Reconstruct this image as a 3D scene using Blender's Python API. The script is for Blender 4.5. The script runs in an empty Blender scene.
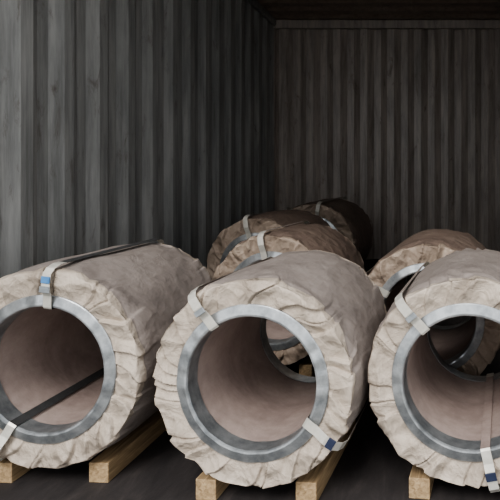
import bpy, math, random
from mathutils import Vector, noise

scene = bpy.context.scene
try:
    scene.view_settings.look = 'AgX - Medium High Contrast'
except Exception:
    pass

def s2l(c):
    return tuple(((x/255.0)/12.92 if x/255.0 <= 0.04045 else ((x/255.0+0.055)/1.055)**2.4) for x in c)
def col(r, g, b):
    return s2l((r, g, b)) + (1.0,)

# ------------------------------------------------------------------ materials
def new_mat(name):
    m = bpy.data.materials.new(name); m.use_nodes = True
    nt = m.node_tree
    return m, nt, nt.nodes['Principled BSDF']

def coords(nt, stretch=(1, 1, 1)):
    tc = nt.nodes.new('ShaderNodeTexCoord')
    mp = nt.nodes.new('ShaderNodeMapping'); mp.inputs['Scale'].default_value = stretch
    nt.links.new(tc.outputs['Object'], mp.inputs['Vector'])
    return mp.outputs['Vector']

def add_noise(nt, scale, detail=4, rough=0.55, stretch=(1, 1, 1), dist=0.0):
    n = nt.nodes.new('ShaderNodeTexNoise')
    n.inputs['Scale'].default_value = scale; n.inputs['Detail'].default_value = detail
    n.inputs['Roughness'].default_value = rough; n.inputs['Distortion'].default_value = dist
    nt.links.new(coords(nt, stretch), n.inputs['Vector'])
    return n.outputs['Fac']

def add_voro(nt, scale, stretch=(1, 1, 1)):
    n = nt.nodes.new('ShaderNodeTexVoronoi')
    n.inputs['Scale'].default_value = scale
    nt.links.new(coords(nt, stretch), n.inputs['Vector'])
    return n.outputs['Distance']

def ramp(nt, fac, stops):
    r = nt.nodes.new('ShaderNodeValToRGB')
    e = r.color_ramp.elements
    e[0].position, e[0].color = stops[0]
    e[1].position, e[1].color = stops[-1]
    for p, c in stops[1:-1]:
        x = e.new(p); x.color = c
    nt.links.new(fac, r.inputs['Fac'])
    return r.outputs['Color']

def mix(nt, fac, a, b, blend='MIX'):
    m = nt.nodes.new('ShaderNodeMix'); m.data_type = 'RGBA'; m.blend_type = blend
    if isinstance(fac, float): m.inputs[0].default_value = fac
    else: nt.links.new(fac, m.inputs[0])
    for v, i in ((a, 6), (b, 7)):
        if isinstance(v, tuple): m.inputs[i].default_value = v
        else: nt.links.new(v, m.inputs[i])
    return m.outputs[2]

def bump(nt, bsdf, fac, strength, dist=0.01, prev=None):
    b = nt.nodes.new('ShaderNodeBump')
    b.inputs['Strength'].default_value = strength; b.inputs['Distance'].default_value = dist
    nt.links.new(fac, b.inputs['Height'])
    if prev is not None: nt.links.new(prev, b.inputs['Normal'])
    nt.links.new(b.outputs['Normal'], bsdf.inputs['Normal'])
    return b.outputs['Normal']

def paper_mat(name, a, b, c, crumple=0.5, stretch=(1, 1, 1)):
    m, nt, p = new_mat(name)
    f = add_noise(nt, 5, 5, 0.6, dist=0.6)
    base = ramp(nt, f, [(0.3, a), (0.5, b), (0.72, c)])
    f2 = add_noise(nt, 45, 3, 0.6)
    g = ramp(nt, f2, [(0.3, (0.88, 0.87, 0.86, 1)), (0.65, (1, 1, 1, 1))])
    nt.links.new(mix(nt, 1.0, base, g, 'MULTIPLY'), p.inputs['Base Color'])
    p.inputs['Roughness'].default_value = 0.55
    p.inputs['Specular IOR Level'].default_value = 0.4
    n1 = bump(nt, p, add_voro(nt, 17, stretch), crumple, 0.014)
    n1 = bump(nt, p, add_voro(nt, 38, stretch), crumple*0.7, 0.006, n1)
    n1 = bump(nt, p, add_noise(nt, 16, 5, 0.65, dist=1.2), crumple, 0.012, n1)
    bump(nt, p, add_noise(nt, 120, 2, 0.6), 0.15, 0.002, n1)
    return m

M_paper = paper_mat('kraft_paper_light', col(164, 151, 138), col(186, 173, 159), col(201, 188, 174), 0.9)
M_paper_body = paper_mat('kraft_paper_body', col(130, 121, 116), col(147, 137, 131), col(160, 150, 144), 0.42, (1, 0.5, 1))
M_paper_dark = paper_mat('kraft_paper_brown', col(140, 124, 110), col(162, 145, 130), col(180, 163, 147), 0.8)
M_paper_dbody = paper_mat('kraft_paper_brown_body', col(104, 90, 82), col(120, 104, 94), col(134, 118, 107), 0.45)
M_bore = paper_mat('bore_liner_board', col(142, 126, 120), col(162, 145, 138), col(178, 161, 153), 0.12)

def metal_mat(name, c1, c2, rough, metallic=0.85, sc=18):
    m, nt, p = new_mat(name)
    nt.links.new(ramp(nt, add_noise(nt, sc, 5, 0.65), [(0.3, c1), (0.7, c2)]), p.inputs['Base Color'])
    p.inputs['Metallic'].default_value = metallic; p.inputs['Roughness'].default_value = rough
    bump(nt, p, add_noise(nt, 60, 3), 0.2, 0.002)
    return m
M_ring = metal_mat('galvanised_steel', col(128, 132, 135), col(196, 198, 199), 0.33, 0.7)
M_strap = metal_mat('strap_steel', col(190, 186, 177), col(222, 218, 208), 0.38, 0.3)
M_strap_dk = metal_mat('strap_painted_dark', col(62, 62, 62), col(84, 84, 84), 0.5, 0.3)
M_strap_tan = metal_mat('strap_dull', col(138, 127, 120), col(158, 147, 139), 0.55, 0.1)
M_seal = metal_mat('strap_seal_steel', col(150, 155, 160), col(205, 210, 214), 0.3, 0.8)
M_blue = metal_mat('strap_label_blue', col(60, 110, 160), col(90, 140, 190), 0.5, 0.0)
M_navy = metal_mat('strap_label_navy', col(35, 42, 65), col(50, 58, 82), 0.5, 0.0)

def wood_mat():
    m, nt, p = new_mat('pine_timber')
    f = add_noise(nt, 9, 5, 0.6, (9, 0.6, 9), 0.8)
    nt.links.new(ramp(nt, f, [(0.3, col(130, 108, 80)), (0.55, col(172, 146, 112)), (0.75, col(196, 172, 138))]), p.inputs['Base Color'])
    p.inputs['Roughness'].default_value = 0.75
    bump(nt, p, f, 0.3, 0.004)
    return m
M_wood = wood_mat()

def wall_mat(name, lo, mid, hi, rust, spot=0.58):
    m, nt, p = new_mat(name)
    f = add_noise(nt, 3.5, 6, 0.65, (2.2, 2.2, 0.35))
    base = ramp(nt, f, [(0.28, lo), (0.5, mid), (0.74, hi)])
    f2 = add_noise(nt, 9, 6, 0.7, (1.6, 1.6, 0.5), 0.5)
    k = ramp(nt, f2, [(spot, (0, 0, 0, 1)), (spot+0.14, (1, 1, 1, 1))])
    base2 = mix(nt, k, base, rust)
    f3 = add_noise(nt, 22, 5, 0.7, (1, 1, 0.08))
    k2 = ramp(nt, f3, [(0.35, (0.62, 0.62, 0.62, 1)), (0.6, (1, 1, 1, 1))])
    nt.links.new(mix(nt, 1.0, base2, k2, 'MULTIPLY'), p.inputs['Base Color'])
    p.inputs['Roughness'].default_value = 0.42
    p.inputs['Specular IOR Level'].default_value = 0.6
    bump(nt, p, f2, 0.25, 0.006)
    return m
M_wall = wall_mat('container_paint_grey', col(140, 141, 139), col(168, 168, 166), col(192, 191, 188), col(126, 120, 115))
M_wallb = wall_mat('container_paint_back', col(156, 145, 137), col(180, 169, 160), col(198, 187, 177), col(134, 119, 108))
M_roof = wall_mat('container_roof_paint', col(140, 122, 108), col(160, 142, 128), col(176, 160, 146), col(120, 104, 92))

def floor_mat():
    m, nt, p = new_mat('dark_plywood_floor')
    f = add_noise(nt, 5, 7, 0.7, (3, 0.7, 1), 0.4)
    base = ramp(nt, f, [(0.3, col(40, 36, 36)), (0.55, col(56, 51, 50)), (0.8, col(80, 73, 70))])
    nt.links.new(base, p.inputs['Base Color'])
    p.inputs['Roughness'].default_value = 0.8
    bump(nt, p, add_noise(nt, 60, 4, 0.7), 0.4, 0.004)
    return m
M_floor = floor_mat()
def ground_mat():
    m, nt, p = new_mat('concrete_yard')
    nt.links.new(ramp(nt, add_noise(nt, 2, 6, 0.7), [(0.3, col(125, 124, 120)), (0.7, col(160, 158, 154))]), p.inputs['Base Color'])
    p.inputs['Roughness'].default_value = 0.9
    return m
M_ground = ground_mat()

# ------------------------------------------------------------------ mesh helper
def make_obj(name, verts, faces, mats, fmat=None, smooth=False, parent=None):
    me = bpy.data.meshes.new(name); me.from_pydata(verts, [], faces)
    for m in mats: me.materials.append(m)
    if fmat: me.polygons.foreach_set('material_index', fmat)
    if smooth: me.polygons.foreach_set('use_smooth', [True]*len(me.polygons))
    me.update()
    o = bpy.data.objects.new(name, me); scene.collection.objects.link(o)
    if parent: o.parent = parent
    return o

def box_data(x0, x1, y0, y1, z0, z1):
    v = [(x0, y0, z0), (x1, y0, z0), (x1, y1, z0), (x0, y1, z0), (x0, y0, z1), (x1, y0, z1), (x1, y1, z1), (x0, y1, z1)]
    f = [(0, 3, 2, 1), (4, 5, 6, 7), (0, 1, 5, 4), (1, 2, 6, 5), (2, 3, 7, 6), (3, 0, 4, 7)]
    return v, f
def box(name, x0, x1, y0, y1, z0, z1, mat, parent=None, bev=0.0):
    v, f = box_data(x0, x1, y0, y1, z0, z1)
    o = make_obj(name, v, f, [mat], parent=parent)
    if bev:
        b = o.modifiers.new('bevel', 'BEVEL'); b.width = bev; b.segments = 2
    return o

# ------------------------------------------------------------------ container shell
XL, XR, YF, YB, H = -1.50, 0.88, 1.32, 6.18, 2.46
PITCH = 0.278
def corr_profile(a0, a1, depth=0.036, phase=0.0):
    pts = []
    a = a0 - PITCH + phase
    seq = [(0.0, 0.0), (0.072, 0.0), (0.140, depth), (0.210, depth)]
    while a < a1 + PITCH:
        for o, d in seq:
            pts.append((a+o, d))
        a += PITCH
    pts = [p for p in pts if a0 < p[0] < a1]
    return [(a0, depth)] + pts + [(a1, depth)]

def corr_wall(name, pts, mapf, z0, z1, mat, th=0.004):
    v, f = [], []
    n = len(pts)
    for (a, d) in pts:
        for dd in (d, d+th):
            x, y = mapf(a, dd)
            v += [(x, y, z0), (x, y, z1)]
    for i in range(n-1):
        b = i*4; c = b+4
        f += [(b, c, c+1, b+1), (b+2, b+3, c+3, c+2), (b+1, c+1, c+3, b+3), (b, b+2, c+2, c)]
    return make_obj(name, v, f, [mat])

corr_wall('wall_left', corr_profile(YF, YB+0.05, depth=0.028, phase=0.1), lambda a, d: (XL-d, a), 0.0, H+0.03, M_wall)
corr_wall('wall_right', corr_profile(YF, YB+0.05, depth=0.028, phase=0.1), lambda a, d: (XR+d, a), 0.0, H+0.03, M_wall)
corr_wall('wall_back', corr_profile(XL-0.05, XR+0.05, depth=0.045, phase=0.1), lambda a, d: (a, YB+d), 0.0, H+0.03, M_wallb)
rp = corr_profile(YF, YB+0.06, depth=0.02)
v, f = [], []
for (a, d) in rp:
    for dd in (d, d+0.004):
        v += [(XL-0.06, a, H+dd), (XR+0.06, a, H+dd)]
for i in range(len(rp)-1):
    b = i*4; c = b+4
    f += [(b, c, c+1, b+1), (b+2, b+3, c+3, c+2), (b+1, c+1, c+3, b+3), (b, b+2, c+2, c)]
make_obj('ceiling', v, f, [M_roof])
box('floor', XL-0.045, XR+0.045, YF, YB+0.045, -0.12, 0.0, M_floor)
box('trim_1', XL, XR, YB-0.045, YB+0.002, H-0.085, H, M_wallb, bev=0.006)
box('trim_2', XL-0.002, XL+0.03, YF, YB-0.05, H-0.06, H, M_wall, bev=0.005)
box('trim_3', XR-0.03, XR+0.002, YF, YB-0.05, H-0.06, H, M_wall, bev=0.005)
box('trim_4', XL-0.10, XL+0.004, YB-0.02, YB+0.12, 0.0, H+0.06, M_wallb)
box('trim_5', XR-0.004, XR+0.10, YB-0.02, YB+0.12, 0.0, H+0.06, M_wallb)
box('trim_6', XL-0.10, XR+0.10, YB+0.055, YB+0.12, H-0.04, H+0.06, M_wallb)
box('trim_7', XL-0.10, XL-0.042, YF, YB+0.1, H-0.06, H+0.06, M_wall)
box('trim_8', XR+0.042, XR+0.10, YF, YB+0.1, H-0.06, H+0.06, M_wall)
box('ground', -14, 14, -14, 14, -0.20, -0.125, M_ground)  # unseen ground outside, added to bounce daylight into the container

# ------------------------------------------------------------------ steel coil
RI, RB = 0.219, 0.194   # paper inner radius, bore radius

def make_coil(x, y, yaw, L, straps, seed, seg=620, dark=False, labels=(), R=0.31):
    rnd = random.Random(seed)
    z = R+0.042
    root = bpy.data.objects.new('steel_coil', None); scene.collection.objects.link(root)
    root.location = (x, y, z); root.rotation_euler = (0, 0, -math.radians(yaw))
    root.empty_display_size = 0.1
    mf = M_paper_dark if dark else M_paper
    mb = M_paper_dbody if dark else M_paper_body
    def pleats():
        t = rnd.random()*0.2; b = []
        while t < 2*math.pi + 0.05:
            b.append(t); t += rnd.uniform(0.09, 0.36)
        return b, [rnd.uniform(0.4, 1.0)*rnd.choice((1, 1, 1, -1)) for _ in b], [rnd.uniform(-1, 1) for _ in b]
    P = {0: pleats(), 1: pleats()}
    skew = rnd.choice((-1, 1))*rnd.uniform(1.5, 3.0)
    def saw(side, th):
        b, h, _ = P[side]
        th = th % (2*math.pi)
        j = len(b)-1
        for i, q in enumerate(b):
            if q > th: j = i-1; break
        lo = b[j] if j >= 0 else b[-1]-2*math.pi
        hi = b[j+1] if j+1 < len(b) else b[0]+2*math.pi
        if j < 0: hi = b[0]
        t = (th-lo)/max(hi-lo, 1e-4)
        t = min(max(t, 0), 1)
        hh = h[j]
        if hh < 0: t = 1-t; hh = -hh
        return hh*(t/0.93 if t < 0.93 else (1-t)/0.07)
    off = Vector((seed*3.1, seed*1.7, seed*0.9))
    def rdg(p, s):
        n = noise.noise(p*s+off)
        return 1.0-min(1.0, abs(n)*2.6)
    def vor(p, s):
        return min(1.0, noise.voronoi(p*s+off)[0][0])
    prof = []
    NF, NC = 26, 7
    cr = 0.020
    for i in range(NF+1):
        t = i/NF; prof.append((RI-0.006+(R-cr-RI+0.006)*t, 0.0, 0, t, 0))
    for i in range(1, NC+1):
        a = i/NC*math.pi/2
        prof.append((R-cr+cr*math.sin(a), cr-cr*math.cos(a), 1, a, 0))
    NBD = 44
    for i in range(1, NBD):
        t = i/NBD; t = 0.5-0.5*math.cos(t*math.pi)
        prof.append((R, cr+(L-2*cr)*t, 2, t, 0))
    for i in range(NC, -1, -1):
        a = i/NC*math.pi/2
        prof.append((R-cr+cr*math.sin(a), L-cr+cr*math.cos(a), 1, a, 1))
    for i in range(NF-1, -1, -2):
        t = i/NF; prof.append((RI-0.006+(R-cr-RI+0.006)*t, L, 0, t, 1))
    A, B, C = 0.026, 0.014, 0.018
    v, f, fm = [], [], []
    npf = len(prof)
    for k in range(seg):
        th = 2*math.pi*k/seg
        for (r, yy, kind, w, side) in prof:
            ct, st = math.cos(th), math.sin(th)
            p = Vector((r*ct, yy, r*st))
            sgn = -1 if side == 0 else 1
            if kind == 0:
                warp = 0.18*noise.noise(p*9+off)
                s = saw(side, th+skew*(r-RI)+warp)
                ww = min(1.0, 0.28+1.4*w)
                env = math.sin(w*math.pi*0.5)
                d = (A*s*ww + B*rdg(p, 9)*env + C*(vor(p, 15)-0.4)*env)*0.8
                v.append((r*ct, yy+sgn*d, r*st))
            elif kind == 1:
                warp = 0.18*noise.noise(p*9+off)
                s = saw(side, th+skew*(R-cr-RI)+warp)
                d = (A*s + B*rdg(p, 9) + C*(vor(p, 15)-0.4))*0.8
                cw = math.cos(w)
                rin = max(0, 0.014*(1-s) + 0.009*(1-rdg(p, 8)) + 0.008*(vor(p, 14)-0.3))*math.sin(w)
                rr = r-rin
                v.append((rr*ct, yy+sgn*d*cw, rr*st))
            else:
                ed = min(yy-cr, L-cr-yy)
                sd = 0 if yy < L/2 else 1
                e = math.exp(-ed/0.05)
                warp = 0.18*noise.noise(p*9+off)
                s = saw(sd, th+skew*(R-cr-RI)+warp+0.3*ed)
                q = Vector((p.x*7, p.y*2.2, p.z*7))
                rin = max(0, 0.014*(1-s)+0.009*(1-rdg(p, 8))+0.008*(vor(p, 14)-0.3))*e + 0.006*(1-e)*min(1, abs(noise.noise(q+off))*2.4) + 0.002*(1-e)*(0.5+noise.noise(p*3+off))
                rr = r-max(0, rin)
                v.append((rr*ct, yy, rr*st))
    for k in range(seg):
        k2 = (k+1) % seg
        for j in range(npf-1):
            f.append((k*npf+j, k*npf+j+1, k2*npf+j+1, k2*npf+j))
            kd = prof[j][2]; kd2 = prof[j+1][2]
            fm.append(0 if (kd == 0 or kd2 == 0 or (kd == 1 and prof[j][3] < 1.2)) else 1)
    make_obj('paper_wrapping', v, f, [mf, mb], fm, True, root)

    def lathe(name, pr, mat, n=160, smooth=False, jit=0.0):
        vv, ff = [], []
        m = len(pr)
        for k in range(n):
            th = 2*math.pi*k/n
            jj = jit*noise.noise(Vector((math.cos(th)*6, math.sin(th)*6, seed)))
            for (r, yy) in pr:
                vv.append(((r)*math.cos(th), yy+jj, r*math.sin(th)))
        for k in range(n):
            k2 = (k+1) % n
            for j in range(m):
                j2 = (j+1) % m
                ff.append((k*m+j, k*m+j2, k2*m+j2, k2*m+j))
        return make_obj(name, vv, ff, [mat], smooth=smooth, parent=root)
    def ring(name, y0, s):
        pr = [(RB-0.002, y0+s*0.045), (RB-0.004, y0+s*0.045), (RB-0.004, y0-s*0.012), (RB-0.001, y0-s*0.017),
              (RB+0.004, y0-s*0.018), (0.223, y0-s*0.012), (0.2255, y0-s*0.010), (0.2255, y0-s*0.004), (0.208, y0-s*0.004), (RB, y0-s*0.006)]
        return lathe(name, pr, M_ring, n=200, jit=0.003)
    ring('edge_ring_front', 0.0, 1); ring('edge_ring_rear', L, -1)
    lathe('bore_liner', [(RB, 0.002), (RB, L-0.002), (RB+0.014, L-0.002), (RB+0.014, 0.002)], M_bore, n=128, smooth=False)
    for (ang, wd, mt_in) in straps:
        a = math.radians(ang)
        u = Vector((math.cos(a), 0, math.sin(a))); t = Vector((-math.sin(a), 0, math.cos(a)))
        e = 0.022
        path = []
        def P2(r, yy): path.append((r, yy))
        ri, ro = RB-0.007, R+0.003
        for i in range(9): P2(ri, L-0.02-(L-0.04)*i/8)
        P2(ri, -0.018); P2(ri+0.005, -0.022)
        P2(0.227, -e-0.005); P2(0.26, -0.040); P2(R-0.02, -0.038); P2(R-0.006, -0.024); P2(ro, 0.004)
        for i in range(9): P2(ro, 0.03+(L-0.06)*i/8)
        P2(ro, L-0.004); P2(R-0.006, L+0.02); P2(R-0.02, L+0.033); P2(0.227, L+e); P2(ri+0.005, L+0.022); P2(ri, L+0.018)
        vv, ff = [], []
        n = len(path)
        for i, (r, yy) in enumerate(path):
            pa = path[i-1]; pb = path[(i+1) % n]
            dr, dy = pb[0]-pa[0], pb[1]-pa[1]
            l = math.hypot(dr, dy) or 1
            nr, ny = dy/l, -dr/l
            for w_, h_ in ((-1, 0), (1, 0), (1, 0.0012), (-1, 0.0012)):
                q = u*(r+nr*h_) + t*(w_*wd/2) + Vector((0, yy+ny*h_, 0))
                vv.append(tuple(q))
        for i in range(n):
            j = (i+1) % n
            for c in range(4):
                c2 = (c+1) % 4
                ff.append((i*4+c, i*4+c2, j*4+c2, j*4+c))
        fmm = []
        for i in range(n):
            dk = (i < 9) or (i >= 16 and i < 25)
            fmm += [1 if dk else 0]*4
        make_obj('strap', vv, ff, [M_strap, mt_in], fmm, False, root)
    def face_chip(name, ang, r0, r1, wd, mat, y=-0.045, th=0.005):
        a = math.radians(ang)
        u = Vector((math.cos(a), 0, math.sin(a))); t = Vector((-math.sin(a), 0, math.cos(a)))
        vv, ff = box_data(r0, r1, y, y+th, -wd/2, wd/2)
        vv = [tuple(u*q[0]+t*q[2]+Vector((0, q[1], 0))) for q in vv]
        o = make_obj(name, vv, ff, [mat], parent=root)
        b = o.modifiers.new('bevel', 'BEVEL'); b.width = 0.001
    for lb in labels: face_chip(*lb)
    sk = bpy.data.objects.new('wooden_skid', None); scene.collection.objects.link(sk)
    sk.location = (x, y, 0); sk.rotation_euler = root.rotation_euler
    for i, sx in enumerate((-1, 1)):
        xa, xb = sorted((sx*0.116, sx*0.178))
        box('runner_%d' % (i+1), xa, xb, 0.01+0.02*i, L-0.05, 0.0, 0.061, M_wood, parent=sk, bev=0.002)
    return root

# front row
make_coil(-1.135, 1.82, 3.5, 0.62, [(84, 0.026, M_strap_dk), (241, 0.026, M_strap_dk)], 3, R=0.316,
          labels=[('strap_label', 84, 0.268, 0.288, 0.026, M_blue), ('strap_seal', 84, 0.240, 0.258, 0.032, M_seal), ('strap_seal', 241, 0.25, 0.275, 0.032, M_seal)])
make_coil(-0.478, 1.715, 7.0, 0.575, [(124, 0.028, M_strap_tan), (-31, 0.028, M_strap_tan)], 8, R=0.312,
          labels=[('strap_seal', 124, 0.240, 0.256, 0.032, M_seal), ('strap_label', -31, 0.268, 0.290, 0.030, M_navy)])
make_coil(0.142, 1.72, 8.0, 0.58, [(131, 0.028, M_strap_tan), (-76, 0.028, M_bore)], 14, R=0.313,
          labels=[('strap_seal', 131, 0.240, 0.256, 0.032, M_seal), ('strap_label', -76, 0.245, 0.268, 0.030, M_navy)])
# rows behind
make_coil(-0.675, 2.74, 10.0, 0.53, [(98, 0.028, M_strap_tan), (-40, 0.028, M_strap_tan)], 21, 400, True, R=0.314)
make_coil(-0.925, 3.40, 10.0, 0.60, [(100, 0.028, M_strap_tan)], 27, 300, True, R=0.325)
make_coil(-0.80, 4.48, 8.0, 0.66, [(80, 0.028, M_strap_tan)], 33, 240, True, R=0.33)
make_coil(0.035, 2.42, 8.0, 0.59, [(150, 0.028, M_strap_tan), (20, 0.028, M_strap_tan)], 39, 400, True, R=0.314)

# ------------------------------------------------------------------ light
w = bpy.data.worlds.new('overcast'); scene.world = w; w.use_nodes = True
nt = w.node_tree
bg = nt.nodes['Background']
bg.inputs['Color'].default_value = (0.94, 0.97, 1.0, 1)
bg.inputs['Strength'].default_value = 1.6
sd = bpy.data.lights.new('soft_daylight', 'SUN'); sd.energy = 2.5; sd.angle = math.radians(24); sd.color = (1.0, 0.985, 0.96)
so = bpy.data.objects.new('soft_daylight', sd); scene.collection.objects.link(so)
so.rotation_euler = Vector((0.22, 1.0, -0.95)).to_track_quat('-Z', 'Y').to_euler()

# ------------------------------------------------------------------ camera
cd = bpy.data.cameras.new('camera'); cam = bpy.data.objects.new('camera', cd); scene.collection.objects.link(cam)
cam.location = (0, 0, 0.975); cam.rotation_euler = (math.radians(90), 0, 0)
cd.sensor_width = 36; cd.lens = 600/500*36
cd.shift_x = -(420-250)/500; cd.shift_y = -(250-165)/500
cd.clip_start = 0.02
scene.camera = cam
